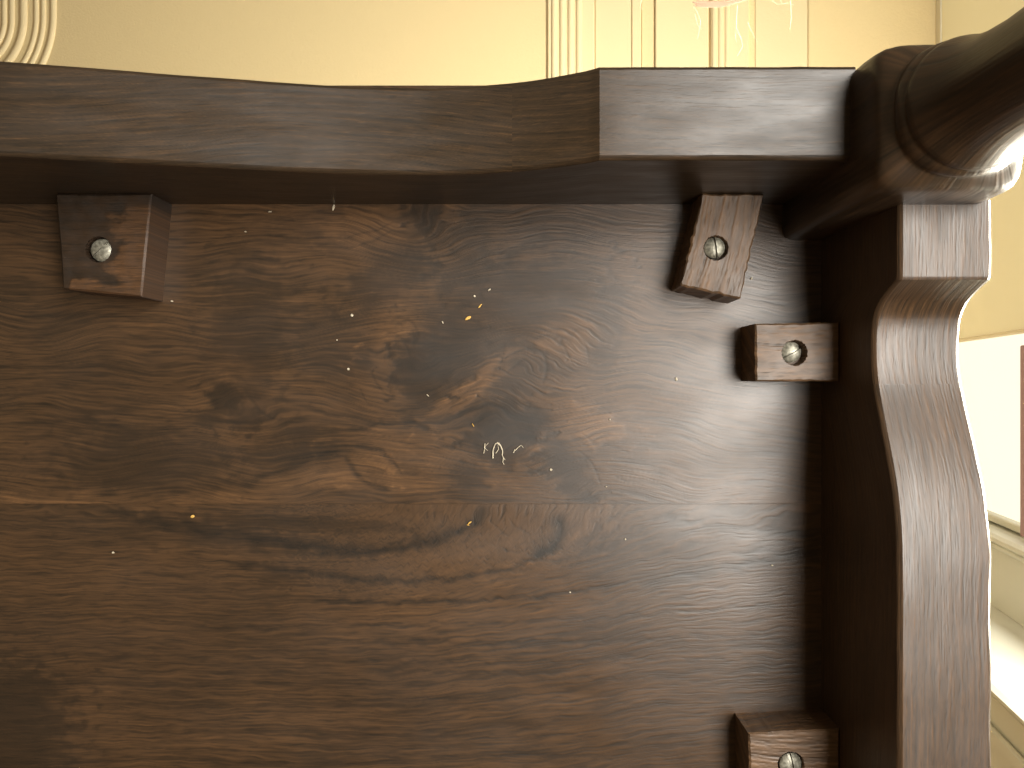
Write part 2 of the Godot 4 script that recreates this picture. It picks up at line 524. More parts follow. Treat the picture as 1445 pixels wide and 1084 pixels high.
# a rail under the top. stations: distance along, depth, crease flag; across(t, n, z) places a point
func rail(stations: Array, across: Callable, mat: Material, seed_: int, uv_scale: float) -> MeshInstance3D:
	var jag := noise(seed_, 30.0, 3)
	var fine := []
	for i in stations.size() - 1:                      # finer stations between the given ones
		var a: Array = stations[i]
		var b: Array = stations[i + 1]
		var before: Array = stations[i - 1] if i > 0 and not a[2] else a
		var after: Array = stations[i + 2] if i + 2 < stations.size() and not b[2] else b
		var parts: int = maxi(2, int(absf(b[0] - a[0]) / 0.004))
		for k in parts:
			var f := float(k) / parts
			var ma: float = (b[1] - before[1]) / (b[0] - before[0])
			var mb: float = (after[1] - a[1]) / (after[0] - a[0])
			if a[2]: ma = (b[1] - a[1]) / (b[0] - a[0])
			if b[2]: mb = (b[1] - a[1]) / (b[0] - a[0])
			var L: float = b[0] - a[0]
			var d: float = a[1] * (2 * f * f * f - 3 * f * f + 1) + b[1] * (3 * f * f - 2 * f * f * f) + L * (ma * (f * f * f - 2 * f * f + f) + mb * (f * f * f - f * f))
			fine.append([lerpf(a[0], b[0], f), d, a[2] if k == 0 else false])
	fine.append(stations[-1])
	var st := begin()
	var c := 0.0016
	var from := 0
	for i in range(1, fine.size()):
		if fine[i][2] or i == fine.size() - 1:
			var sect := fine.slice(from, i + 1)
			var strips := [[], [], [], [], []]
			var suv := [[], [], [], [], []]
			for q: Array in sect:
				var t: float = q[0]
				var w1 := jag.get_noise_1d(t) * 0.00045
				var w2 := jag.get_noise_1d(t + 5.0) * 0.0006
				var d: float = q[1]
				var prof := [Vector2(0, -0.001), Vector2(0, d - c + w1), Vector2(c * 0.3, d - c * 0.35 + w1), Vector2(c, d + w1 * 0.5), Vector2(THICK * 0.5, d + 0.0001), Vector2(THICK - c, d + w2 * 0.5), Vector2(THICK - c * 0.3 + w2 * 0.3, d - c * 0.35 + w2), Vector2(THICK, d - c + w2), Vector2(THICK, -0.001)]
				var arc := 0.0
				var pts := []
				var uvp := []
				for k in prof.size():
					if k > 0: arc += prof[k].distance_to(prof[k - 1])
					pts.append(across.call(t, prof[k].x, prof[k].y))
					uvp.append(Vector2(t * uv_scale, (prof[k].x + (prof[k].y - d) * (1.0 if k < 4 else -1.0)) * uv_scale * 4.0))
				var cut := [[0, 1], [1, 2, 3], [3, 4, 5], [5, 6, 7], [7, 8]]
				for k in 5:
					var row := []
					var uvr := []
					for z: int in cut[k]:
						row.append(pts[z])
						uvr.append(uvp[z])
					strips[k].append(row)
					suv[k].append(uvr)
			var o: Vector3 = across.call(0.0, 0.0, 0.0)
			var out_: Vector3 = across.call(0.0, 1.0, 0.0) - o
			var facing := [-out_, -out_ + Vector3.BACK, Vector3.BACK, out_ + Vector3.BACK, out_]
			for k in 5: sheet(st, strips[k], suv[k], facing[k])
			from = i
	return put("rail", finish(st), mat, table)

func ground_leg(mat: Material, at: Vector3) -> void:
	# a square block that rounds into a turned leg: z, half size, squareness
	var st := begin()
	var prof := [[-0.001, 0.0248, 14.0, true], [0.060, 0.0248, 14.0, false], [0.0780, 0.0248, 12.0, false], [0.0850, 0.0248, 9.5, false], [0.0880, 0.0247, 8.0, false], [0.0902, 0.0244, 6.5, false], [0.0918, 0.0238, 5.0, false], [0.0932, 0.0230, 4.0, false], [0.0946, 0.0222, 3.3, false], [0.0956, 0.0217, 2.8, false],
		[0.0964, 0.0217, 2.5, false], [0.0975, 0.0222, 2.3, false], [0.0990, 0.0226, 2.1, false], [0.1006, 0.0224, 2.0, false], [0.1016, 0.0217, 2.0, false], [0.1022, 0.0213, 2.0, false], [0.1030, 0.0214, 2.0, false], [0.1042, 0.0216, 2.0, false], [0.1060, 0.0210, 2.0, false], [0.1090, 0.0197, 2.0, false], [0.1140, 0.0178, 2.0, false], [0.1220, 0.0161, 2.0, false], [0.1330, 0.0152, 2.0, false], [0.1500, 0.0152, 2.0, false], [0.2000, 0.0168, 2.0, false], [0.2600, 0.0185, 2.0, false], [0.3200, 0.0175, 2.0, false], [0.3900, 0.0145, 2.0, false], [0.4200, 0.0135, 2.0, true], [0.4215, 0.0165, 2.0, false], [0.4290, 0.0180, 2.0, false], [0.4360, 0.0160, 2.0, false], [0.4400, 0.0120, 2.0, true], [0.4401, 0.0001, 2.0, true]]
	var from := 0
	for i in range(1, prof.size()):
		if prof[i][3] or i == prof.size() - 1:
			var rows := []
			var uvs := []
			var mids := []
			for q: Array in prof.slice(from, i + 1):
				var row := []
				var uv := []
				for k in 97:
					var a := TAU * k / 96.0 + PI / 4.0
					var n: float = q[2]
					var r: float = q[1] / pow(pow(absf(cos(a)), n) + pow(absf(sin(a)), n), 1.0 / n)
					row.append(at + Vector3(r * cos(a), r * sin(a), q[0]))
					uv.append(Vector2(q[0] * 3.0, k / 96.0 * 1.2))
				rows.append(row)
				uvs.append(uv)
				mids.append(at + Vector3(0, 0, q[0] - 0.002))
			sheet(st, rows, uvs, Vector3.BACK, mids)
			from = i
	put("leg", finish(st), mat, table)

# a slotted wood screw with a domed head, sunk in its hole
func screw(at: Vector3, radius: float, turn: float, tilt: Vector2, parent: Node3D) -> void:
	var st := begin()
	var w := radius * 0.17
	var high := func(u: float, v: float) -> float: return 0.0022 * sqrt(maxf(0.0, 1.0 - (u * u + v * v) / (radius * radius * 1.06)))
	var b := Basis(Vector3.BACK, turn)
	b = Basis(Vector3.RIGHT, tilt.y) * Basis(Vector3.UP, tilt.x) * b
	for side: float in [-1.0, 1.0]:
		var rows := []
		var uvs := []
		for i in 11:
			var u := side * lerpf(w, radius * 0.999, sin(i / 10.0 * PI / 2))
			var half := sqrt(maxf(0.0, radius * radius - u * u))
			var row := []
			var uv := []
			for j in 15:
				var v := half * sin((j / 14.0 - 0.5) * PI)
				row.append(at + b * Vector3(u, v, high.call(u, v)))
				uv.append(Vector2(u, v) * 60.0)
			rows.append(row)
			uvs.append(uv)
		sheet(st, rows, uvs, Vector3.BACK)
		var wall := []
		var wuv := []
		for k in 2:
			var row := []
			var uv := []
			for j in 15:
				var v: float = sqrt(radius * radius - w * w) * sin((j / 14.0 - 0.5) * PI)
				row.append(at + b * Vector3(side * w, v, high.call(w, v) - 0.0012 * k))
				uv.append(Vector2(k * 0.1, v * 60.0))
			wall.append(row)
			wuv.append(uv)
		sheet(st, wall, wuv, b * Vector3(-side, 0, 0))
	var floor_ := []
	var fuv := []
	for s: float in [-1.0, 1.0]:
		var row := []
		var uv := []
		for j in 15:
			var v: float = sqrt(radius * radius - w * w) * sin((j / 14.0 - 0.5) * PI)
			row.append(at + b * Vector3(s * w, v, high.call(w, v) - 0.0012))
			uv.append(Vector2(s * w, v) * 60.0)
		floor_.append(row)
		fuv.append(uv)
	sheet(st, floor_, fuv, Vector3.BACK)
	var rim := []                                        # the side of the head
	var ruv := []
	for z: float in [0.0006, -0.004]:
		var row := []
		var uv := []
		for j in 33:
			row.append(at + b * Vector3(cos(TAU * j / 32) * radius, sin(TAU * j / 32) * radius, z))
			uv.append(Vector2(j * 0.05, z * 60.0))
		rim.append(row)
		ruv.append(uv)
	sheet(st, rim, ruv, Vector3.BACK, [at, at])
	put("screw", finish(st), mats.screw, parent)

# a fixing block: four corners of its near face (counter-clockwise from top left), with a countersunk hole
func block(q: Array, high: float, hole: Vector2, hole_r: float, mat: Material, along: Vector2, uvs_: float, rough_edge: float, label := "") -> Node3D:
	var holder := Node3D.new()
	holder.name = "wood_block"
	table.add_child(holder, true)
	if label: tag(holder, label)
	var base := Vector3(hole.x, hole.y, 0.0)
	holder.position = base
	var st := begin()
	var across := Vector2(-along.y, along.x)
	var uvf := func(p: Vector3) -> Vector2:
		return Vector2(Vector2(p.x, p.y).dot(along), Vector2(p.x, p.y).dot(across) + p.z * 0.7) * uvs_ + Vector2(0.5, 0.5)
	var jag := noise(int(hole.x * 9000.0) + 50, 260.0, 2)
	var c := 0.0007
	var angles := []
	for i in 72: angles.append(TAU * i / 72.0)
	for p: Vector2 in q: angles.append(fposmod((p - hole).angle(), TAU))
	angles.sort()
	angles.append(angles[0] + TAU)
	var ring0 := []; var ring1 := []; var ring2 := []; var ring3 := []; var holes := []; var cone := []; var pit := []
	for a: float in angles:
		var d := Vector2(cos(a), sin(a))
		var best := 1e9
		for k in 4:
			var p1: Vector2 = q[k] - hole
			var p2: Vector2 = q[(k + 1) % 4] - hole
			var e := p2 - p1
			var den := d.cross(e)
			if absf(den) > 1e-9:
				var t := p1.cross(e) / den
				var f := p1.cross(d) / den
				if t > 0.0 and f > -0.0005 and f < 1.0005: best = minf(best, t)
		var wob := 0.0
		if rough_edge > 0.0: wob = jag.get_noise_2d(d.x * best, d.y * best) * rough_edge
		var e2 := d * (best + wob)
		var inner := e2 - e2.normalized() * c * 1.2
		ring0.append(Vector3(inner.x, inner.y, high))
		ring1.append(Vector3(e2.x, e2.y, high - c))
		ring2.append(Vector3(e2.x, e2.y, -0.0005))
		var hr := hole_r * (1.0 + 0.06 * jag.get_noise_1d(a * 0.02))
		holes.append(Vector3(d.x * hr, d.y * hr, high))
		cone.append(Vector3(d.x * hr * 0.93, d.y * hr * 0.93, high - 0.0012))
		pit.append(Vector3(d.x * hr * 0.86, d.y * hr * 0.86, high - 0.0052))
	var mid := PackedVector3Array()
	for i in angles.size(): mid.append(ring0[i].lerp(holes[i], 0.5))
	var pair := func(r1: Array, r2: Array, toward: Array) -> void:
		for i in angles.size() - 1:
			var f := Vector3.BACK
			if toward[0] == 1: f = Vector3(r1[i].x, r1[i].y, 0) + Vector3(0, 0, toward[1])
			if toward[0] == -1: f = -Vector3(r1[i].x, r1[i].y, 0) + Vector3(0, 0, toward[1])
			flat(st, [r1[i], r1[i + 1], r2[i + 1], r2[i]], [uvf.call(r1[i]), uvf.call(r1[i + 1]), uvf.call(r2[i + 1]), uvf.call(r2[i])], f)
	pair.call(ring0, holes, [0, 0])
	pair.call(ring1, ring0, [1, 0.02])
	pair.call(ring2, ring1, [1, 0.0])
	pair.call(holes, cone, [-1, 0.004])
	pair.call(cone, pit, [-1, 0.001])
	for i in angles.size() - 1:
		var mid0 := Vector3(0, 0, high - 0.0052)
		flat(st, [mid0, pit[i], pit[i + 1]], [uvf.call(mid0), uvf.call(pit[i]), uvf.call(pit[i + 1])], Vector3.BACK)
	var body := put("block_body", finish(st), mat, holder)
	body.name = "block_body"
	return holder

# a point on the underside of the table (or «off» metres above it) by its place on the grain grid
func spot(x: float, y: float, off := 0.0) -> Vector3:
	var r := CAM_Z - off
	return Vector3((x - 722.0) * r / LENS, (542.0 - y) * r / LENS, off)

func flat_spot(x: float, y: float, off: float) -> Vector2:
	var p := spot(x, y, off)
	return Vector2(p.x, p.y)

# ------------------------------------------------------------------ the room, turned a little against the table

var room_basis := Basis()
func room(r: float, u: float, d: float) -> Vector3:       # right, up, ahead, from the eye
	return Vector3(0, 0, CAM_Z) + room_basis * Vector3(r, u, -d)

func room_box(called: String, lo: Vector3, hi: Vector3, c: float, mat: Material, parent: Node = self) -> MeshInstance3D:
	var st := begin()
	chamfer_box(st, Vector3(lo.x, lo.y, -hi.z), Vector3(hi.x, hi.y, -lo.z), c, room_basis, Vector3(0, 0, CAM_Z))
	return put(called, finish(st), mat, parent)

# a rounded ridge, straight up and down, on the far wall
func ridge(st: SurfaceTool, path: Array, radius: float, depth: float) -> void:
	var rows := []
	var uvs := []
	var mids := []
	for i in path.size():
		var p: Vector2 = path[i]
		var d: Vector2 = (path[min(i + 1, path.size() - 1)] - path[max(i - 1, 0)]).normalized()
		var n := Vector2(d.y, -d.x)
		var row := []
		var uv := []
		for j in 9:
			var a := PI * j / 8.0
			var o := n * cos(a) * radius
			row.append(room(p.x + o.x, p.y + o.y, depth - sin(a) * radius * 0.8))
			uv.append(Vector2(float(i), float(j)))
		rows.append(row)
		uvs.append(uv)
		mids.append(room(p.x, p.y, depth + 0.001))
	sheet(st, rows, uvs, room_basis * Vector3(0, 0, 1), mids)

func _ready() -> void:
	# ---------------------------------------------------------------- camera, air, light
	var cam := Camera3D.new()
	cam.name = "camera"
	cam.position = Vector3(0, 0, CAM_Z)
	cam.fov = rad_to_deg(2.0 * atan(542.0 / LENS))
	cam.near = 0.01
	cam.far = 60.0
	add_child(cam)
	var env := Environment.new()
	env.background_mode = Environment.BG_COLOR
	env.background_color = Color(0.25, 0.19, 0.115).linear_to_srgb()
	env.tonemap_mode = Environment.TONE_MAPPER_LINEAR
	env.tonemap_exposure = 1.0
	env.sdfgi_enabled = true
	env.ssao_enabled = true
	env.ssil_enabled = true
	var we := WorldEnvironment.new()
	we.name = "surroundings"
	we.environment = env
	add_child(we)
	room_basis = Basis(Vector3.UP, -deg_to_rad(11.3))

	# daylight from the bay window in view on the right
	var side_light := AreaLight3D.new()
	side_light.name = "side_window_light"
	side_light.area_size = Vector2(0.55, 0.60)
	side_light.area_normalize_energy = true
	side_light.light_color = Color(1.0, 0.95, 0.79).linear_to_srgb()
	side_light.light_energy = 12.8
	side_light.shadow_enabled = true
	add_child(side_light)
	side_light.look_at_from_position(room(0.690, 0.06, 0.86), room(-0.31, 0.06, 1.01), Vector3.UP)
	# cool daylight from the tall window behind the photographer's right shoulder
	var tall_light := AreaLight3D.new()
	tall_light.name = "tall_window_light"
	tall_light.area_size = Vector2(0.34, 0.80)
	tall_light.area_normalize_energy = true
	tall_light.light_color = Color(1.0, 0.94, 0.85).linear_to_srgb()
	tall_light.light_energy = 1.75
	tall_light.shadow_enabled = true
	add_child(tall_light)
	tall_light.look_at_from_position(Vector3(0.37, 0.10, 0.74), Vector3(0.12, 0.0, 0.0), Vector3.UP)

	build_room()
	build_table()
	build_small_things()

func build_room() -> void:
	var wall_m := cream(Color(0.80, 0.665, 0.40), 0.8, 0.5)
	var trim_m := cream(Color(0.82, 0.70, 0.46), 0.45, 0.12)
	var side_m := cream(Color(0.92, 0.88, 0.74), 0.6, 0.3)
	var white_m := cream(Color(0.66, 0.66, 0.61), 0.75, 0.1)
	var far := 2.19
	var w := room_box("back_wall", Vector3(-2.2, -1.0, far), Vector3(0.80, 1.9, far + 0.12), 0.002, wall_m)
	tag(w, "cream painted wall with a fine stipple behind the table", "wall")

	# reeded upright, flat bands and the door casing on the far wall
	var arch := thing("door_casing", room(0.08, -0.6, far))
	arch.rotation = Vector3.ZERO
	tag(arch, "cream reeded door casing running up behind the table's top rail", "door casing")
	var lo := Vector3(-0.0, -0.9, 0)
	var hold := func(called: String, r0: float, r1: float, out_: float, m: Material, into: Node3D) -> void:
		var o := room_box(called, Vector3(r0, -0.9, far - out_), Vector3(r1, 1.8, far), 0.003, m, into)
		o.position = -into.position
	# positions to the right of the eye's line into the room, in metres
	hold.call("backing", -0.332, -0.198, 0.012, trim_m, arch)
	for k in 4:
		var st := begin()
		var x := -0.312 + k * 0.0235
		ridge(st, [Vector2(x, -0.9), Vector2(x, 0.5), Vector2(x, 1.8)], 0.0085, far - 0.012)
		put("reed", finish(st), trim_m, arch).position = -arch.position
	hold.call("flat_band", -0.197, -0.095, 0.006, trim_m, arch)
	hold.call("fillet", -0.0945, -0.068, 0.010, trim_m, arch)
	hold.call("reveal", -0.067, -0.030, 0.004, wall_m, arch)
	var door := thing("panelled_door", room(0.1, -0.6, far))
	tag(door, "cream door face with a beaded upright edge right of the reeded casing", "door")
	hold.call("stile", -0.029, 0.114, 0.016, trim_m, door)
	hold.call("bead_backing", 0.1205, 0.222, 0.014, trim_m, door)
	for k in 3:
		var st := begin()
		var x := 0.130 + k * 0.017
		ridge(st, [Vector2(x, -0.9), Vector2(x, 0.5), Vector2(x, 1.8)], 0.0065, far - 0.014)
		put("bead", finish(st), trim_m, door).position = -door.position
	hold.call("panel", 0.2385, 0.374, 0.004, trim_m, door)
	hold.call("end_board", 0.3740, 0.690, 0.008, wall_m, door)

	# moulding with a rounded corner at the far left
	var frame := thing("wall_moulding", room(-1.85, 0.95, far))
	tag(frame, "cream wall moulding of nested ridges turning a rounded corner at the far left", "moulding")
	for e: Array in [[0.300, 0.0110], [0.262, 0.0090], [0.234, 0.0085], [0.186, 0.013], [0.140, 0.010], [0.110, 0.009]]:
		var path := []
		var cx := -2.275
		var cy := 1.21
		for k in 4: path.append(Vector2(cx + e[0], cy + 0.8 - k * 0.26))
		for k in 25:
			var a := -PI / 2.0 * k / 24.0
			path.append(Vector2(cx + cos(a) * e[0], cy + sin(a) * e[0]))
		path.append(Vector2(cx - 0.3, cy - e[0]))
		var st := begin()
		ridge(st, path, e[1], far)
		put("ridge", finish(st), trim_m, frame).position = -frame.position

	# the bay on the right: wall, window, sill, seat
	var side := room_box("side_wall", Vector3(0.745, -0.305, 0.60), Vector3(0.86, 1.9, far + 0.1), 0.002, side_m)
	tag(side, "pale cream side wall above the window seat on the right", "wall")
	var pier := room_box("wall_return", Vector3(0.690, -0.303, 2.150), Vector3(0.744, 1.9, far - 0.001), 0.002, side_m)
	tag(pier, "narrow pale wall return in the corner right of the door", "wall")
	var win := thing("side_window", room(0.72, -0.3, 1.5))
	tag(win, "bright window above the sill at the right edge with a cream blind half down", "window")
	var pane := room_box("pane", Vector3(0.712, -0.290, 0.90), Vector3(0.722, 1.40, 2.148), 0.001, glowing(Color(1.0, 0.93, 0.72), 1.0), win)
	pane.position = -win.position
	var cloth_m := cream(Color(0.86, 0.83, 0.73), 0.9)
	cloth_m.backlight_enabled = true
	cloth_m.backlight = Color(1.0, 0.97, 0.88)
	var batten := room_box("blind_batten", Vector3(0.688, 0.100, 0.885), Vector3(0.698, 0.1095, 2.146), 0.003, cream(Color(0.80, 0.72, 0.55), 0.6), win)
	batten.position = -win.position
	var blind := room_box("blind", Vector3(0.692, 0.110, 0.88), Vector3(0.694, 1.40, 2.147), 0.0008, cloth_m, win)
	blind.position = -win.position
	var rail_ := room_box("bottom_frame", Vector3(0.694, -0.300, 0.88), Vector3(0.730, -0.284, 2.149), 0.003, white_m, win)
	rail_.position = -win.position
	var mauve := room_box("mauve_board", Vector3(0.676, -0.296, 1.25), Vector3(0.690, 0.075, 1.665), 0.002, cream(Color(0.40, 0.26, 0.30), 0.7))
	tag(mauve, "muted purple board standing on the window sill at the right edge", "board")
	var seat := thing("window_seat", room(0.6, -0.6, 1.5))
	tag(seat, "white painted window seat with moulded sill in the right corner", "window seat")
	var parts := [["sill", Vector3(0.652, -0.325, 0.7), Vector3(0.744, -0.306, far - 0.002), 0.006], ["sill_moulding", Vector3(0.668, -0.345, 0.7), Vector3(0.690, -0.3252, far - 0.002), 0.008], ["riser", Vector3(0.690, -0.478, 0.7), Vector3(0.742, -0.3452, far - 0.003), 0.001],
		["seat_board", Vector3(0.505, -0.497, 0.7), Vector3(0.741, -0.4782, far - 0.004), 0.007], ["nosing", Vector3(0.5175, -0.515, 0.7), Vector3(0.560, -0.4972, far - 0.005), 0.008], ["front_board", Vector3(0.535, -0.86, 0.7), Vector3(0.560, -0.5152, far - 0.006), 0.001], ["front_moulding", Vector3(0.524, -0.590, 0.7), Vector3(0.5348, -0.566, far - 0.007), 0.004]]
	for p: Array in parts:
		var o := room_box(p[0], p[1], p[2], p[3], white_m, seat)
		o.position = -seat.position
	# boarded floor that the table's lower edge stands on
	var fl := room_box("floor", Vector3(-2.2, -0.93, -1.2), Vector3(0.86, -0.862, far + 0.1), 0.002, cream(Color(0.20, 0.13, 0.07), 0.5))
	tag(fl, "brown floor below the table", "", "", "structure")
	# the tall window that lights the underside, behind the photographer
	var tw := thing("tall_window", Vector3(0.384, 0.1055, 0.782))
	tag(tw, "tall white sash window behind the photographer's right shoulder", "window")
	tw.look_at_from_position(Vector3(0.384, 0.1055, 0.782), Vector3(0.12, 0.0, 0.0), Vector3.UP)
	var sky_m := glowing(Color(0.74, 0.88, 1.0), 1.6)
	for i in 2:
		for j in 3:
			var st := begin()
			chamfer_box(st, Vector3(-0.155 + i * 0.157, -0.41 + j * 0.276, 0.0), Vector3(-0.002 + i * 0.157, -0.138 + j * 0.276, 0.006), 0.001)
			put("pane", finish(st), sky_m, tw)
	for b: Array in [[-0.20, -0.46, -0.158, 0.46], [0.158, -0.46, 0.20, 0.46], [-0.1575, -0.46, 0.1575, -0.414], [-0.1575, 0.42, 0.1575, 0.46]]:
		var st := begin()
		chamfer_box(st, Vector3(b[0], b[1], -0.02), Vector3(b[2], b[3], 0.03), 0.004)
		put("frame", finish(st), white_m, tw)

func build_table() -> void:
	table = thing("table")
	tag(table, "dark stained wooden table tipped on its side showing its underside and one turned leg", "table")
	# --- wood
	var w := 1232
	var h := 481
	mats.upper = wood_material(w, h, upper_board_tone(w, h, -85.5, 183.0, 1.1), Vector3.ONE, 0.32, 0.36)
	mats.lower = wood_material(w, h, lower_board_tone(w, h, -85.5, 712.0, 1.1), Vector3.ONE, 0.32, 0.36)
	mats.rail = wood_material(1024, 256, plain_tone(1024, 256, 61, 0.10, 11.0, 0.34), Vector3(0.95, 0.98, 0.95), 0.5, 0.40)
	mats.rail_right = wood_material(1024, 256, plain_tone(1024, 256, 71, 0.02, 11.0, 0.48), Vector3(1.0, 1.0, 1.0), 0.5, 0.40)
	mats.leg = wood_material(512, 256, plain_tone(512, 256, 81, 0.0, 17.0, 0.40), Vector3.ONE, 0.4, 0.36)
	mats.block = wood_material(512, 256, plain_tone(512, 256, 91, 0.03, 16.0, 0.70), Vector3(1.0, 1.05, 1.12), 1.2, 0.5)
	var sm := StandardMaterial3D.new()
	var sn := NoiseTexture2D.new()
	sn.noise = noise(44, 0.03, 4)
	sn.width = 256
	sn.height = 256
	var sg := Gradient.new()
	sg.set_color(0, Color(0.34, 0.33, 0.29))
	sg.set_color(1, Color(0.66, 0.65, 0.59))
	sn.color_ramp = sg
	sm.albedo_texture = sn
	sm.metallic = 0.45
	sm.roughness = 0.42
	mats.screw = sm

	# --- boards of the top, all cut to length alike
	board(0.1357, -0.0545, 0.0, mats.upper)
	board(-0.05452, -0.2247, 0.0, mats.lower)
	board(-0.2251, -0.3945, 0.0, mats.upper, 1)
	board(-0.3949, -0.5645, 0.0003, mats.lower, 1)
	board(-0.5649, -0.7345, 0.0, mats.lower)
	board(-0.7349, -0.8757, 0.0, mats.lower, 1)

	# --- rails: depth along the scalloped edge, from the leg in view to the middle, then mirrored
	var half := [[0.1250, 0.0700, false], [0.0400, 0.0700, false], [0.0319, 0.0697, true], [0.0275, 0.0664, false], [0.0102, 0.0582, false], [-0.0088, 0.0527, false], [-0.0337, 0.0499, false], [-0.0663, 0.0520, false], [-0.1125, 0.0602, false], [-0.1533, 0.0686, false], [-0.1828, 0.0748, false], [-0.2200, 0.0800, false], [-0.2600, 0.0826, false]]
	var full := half.duplicate()
	full.append([MID_X, 0.0832, false])
	for i in range(half.size() - 1, -1, -1): full.append([2.0 * MID_X - half[i][0], half[i][1], half[i][2]])
	rail(full, func(t: float, n: float, z: float) -> Vector3: return Vector3(t, INNER_Y + n, z), mats.rail, 21, 3.4)
	rail(full, func(t: float, n: float, z: float) -> Vector3: return Vector3(t, 2.0 * MID_Y - INNER_Y - n, z), mats.rail, 22, 3.4)
	var half2 := [[0.0670, 0.0700, false], [0.0395, 0.0700, false], [0.0380, 0.0694, true], [0.0352, 0.0628, false], [0.0310, 0.0557, false], [0.0250, 0.0512, false], [0.0150, 0.0497, false], [0.0020, 0.0510, false], [-0.0120, 0.0560, false], [-0.0260, 0.0618, false], [-0.0390, 0.0664, false], [-0.0520, 0.0690, false], [-0.0640, 0.0699, false], [-0.0800, 0.0701, false], [-0.1200, 0.0700, false], [-0.2000, 0.0695, false]]
	var full2 := half2.duplicate()
	full2.append([MID_Y, 0.0690, false])
	for i in range(half2.size() - 1, -1, -1): full2.append([2.0 * MID_Y - half2[i][0], half2[i][1], half2[i][2]])
	rail(full2, func(t: float, n: float, z: float) -> Vector3: return Vector3(INNER_X + n, t, z), mats.rail_right, 23, 3.4)
	rail(full2, func(t: float, n: float, z: float) -> Vector3: return Vector3(2.0 * MID_X - INNER_X - n, t, z), mats.rail_right, 24, 3.4)
	# --- legs
	for x: float in [0.1478, 2.0 * MID_X - 0.1478]:
		for y: float in [0.0900, 2.0 * MID_Y - 0.0900]:
			ground_leg(mats.leg, Vector3(x, y, 0))

	# --- fixing blocks with their screws
	var z := 0.020
	var top := INNER_Y - 0.0002
	var q1 := [Vector2(flat_spot(78, 0, z).x, top), flat_spot(88, 408, z), flat_spot(199, 419, z), Vector2(flat_spot(213, 0, z).x, top)]
	# worn block: a dark old stain over its upper left, bare orange wood below and right
	var t1 := plain_tone(200, 240, 101, 0.0, 16.0, 0.58)
	var ne := noise(102, 0.02, 4)
	for j in 240:
		for i in 200:
			# i across from the block's left, j from its top
			var e := ne.get_noise_2d(i * 0.6, j)
			var right := smoothstep(-16.0, 16.0, i - 128.0 + e * 44.0 + j * 0.06)
			var low := smoothstep(-12.0, 14.0, j - 172.0 + e * 40.0 - maxf(0.0, i - 60.0) * 0.18) * smoothstep(-5.0, 3.0, i - 34.0 + (j - 168.0) * 0.15 + e * 16.0)
			var bare := clampf(maxf(right, low), 0.0, 1.0) * smoothstep(4.0, 40.0, float(j))
			t1[j * 200 + i] = lerpf(0.20 + e * 0.14 + (t1[j * 200 + i] - 0.6) * 0.5, t1[j * 200 + i], bare)
	var m1 := wood_material(200, 240, t1, Vector3(0.98, 0.88, 0.78), 1.2, 0.5)
	var h1 := flat_spot(138, 352, z)
	var b1 := block(q1, z, h1, 0.0056, m1, Vector2(1, 0), 1.0, 0.0, "worn wooden block with a dark stain and bare orange edge")
	lay_over(b1, Vector2(q1[0].x, top), Vector2(0.042, 0.050), h1)
	screw(Vector3(0.0015, -0.0003, z - 0.0012), 0.0049, deg_to_rad(-48), Vector2(0.12, 0.05), b1)
	var q2 := [Vector2(flat_spot(991, 0, z).x, top), flat_spot(960, 404, z), flat_spot(1045, 421, z), Vector2(flat_spot(1078, 0, z).x, top)]
	var h2 := flat_spot(1010, 350, z)
	var b2 := block(q2, z, h2, 0.0054, mats.block, Vector2(0.23, 0.97), 7.0, 0.0008)
	screw(Vector3(-0.0006, 0.0002, z - 0.0010), 0.0045, deg_to_rad(8), Vector2(-0.08, 0.03), b2)
	var right_x := INNER_X - 0.0002
	var q3 := [flat_spot(1065, 457, z), flat_spot(1066, 538, z), Vector2(right_x, flat_spot(0, 538, z).y), Vector2(right_x, flat_spot(0, 455, z).y)]
	var h3 := flat_spot(1121, 498, z)
	var b3 := block(q3, z, h3, 0.0056, mats.block, Vector2(1, 0.03), 7.0, 0.0003)
	screw(Vector3(-0.0012, 0.0004, z - 0.0022), 0.0045, deg_to_rad(-60), Vector2(-0.12, 0.08), b3)
	var q4 := [flat_spot(1056, 1035, z), flat_spot(1058, 1125, z), Vector2(right_x, flat_spot(0, 1125, z).y), Vector2(right_x, flat_spot(0, 1029, z).y)]
	var h4 := flat_spot(1116, 1080, z)
	var b4 := block(q4, z, h4, 0.0058, mats.block, Vector2(1, -0.03), 7.0, 0.0004)
	screw(Vector3(0.0, 0.0, z - 0.0014), 0.0048, deg_to_rad(10), Vector2(0.05, -0.05), b4)

# lay the worn block's own texture straight over its face
func lay_over(holder: Node3D, corner_: Vector2, size: Vector2, hole: Vector2) -> void:
	var body: MeshInstance3D = holder.get_child(0)
	var arrays := body.mesh.surface_get_arrays(0)
	var v: PackedVector3Array = arrays[Mesh.ARRAY_VERTEX]
	var uv: PackedVector2Array = arrays[Mesh.ARRAY_TEX_UV]
	for i in v.size():
		uv[i] = Vector2((v[i].x + hole.x - corner_.x) / size.x, (corner_.y - v[i].y - hole.y) / size.y)
	arrays[Mesh.ARRAY_TEX_UV] = uv
	var m := ArrayMesh.new()
	m.add_surface_from_arrays(Mesh.PRIMITIVE_TRIANGLES, arrays)
	body.mesh = m

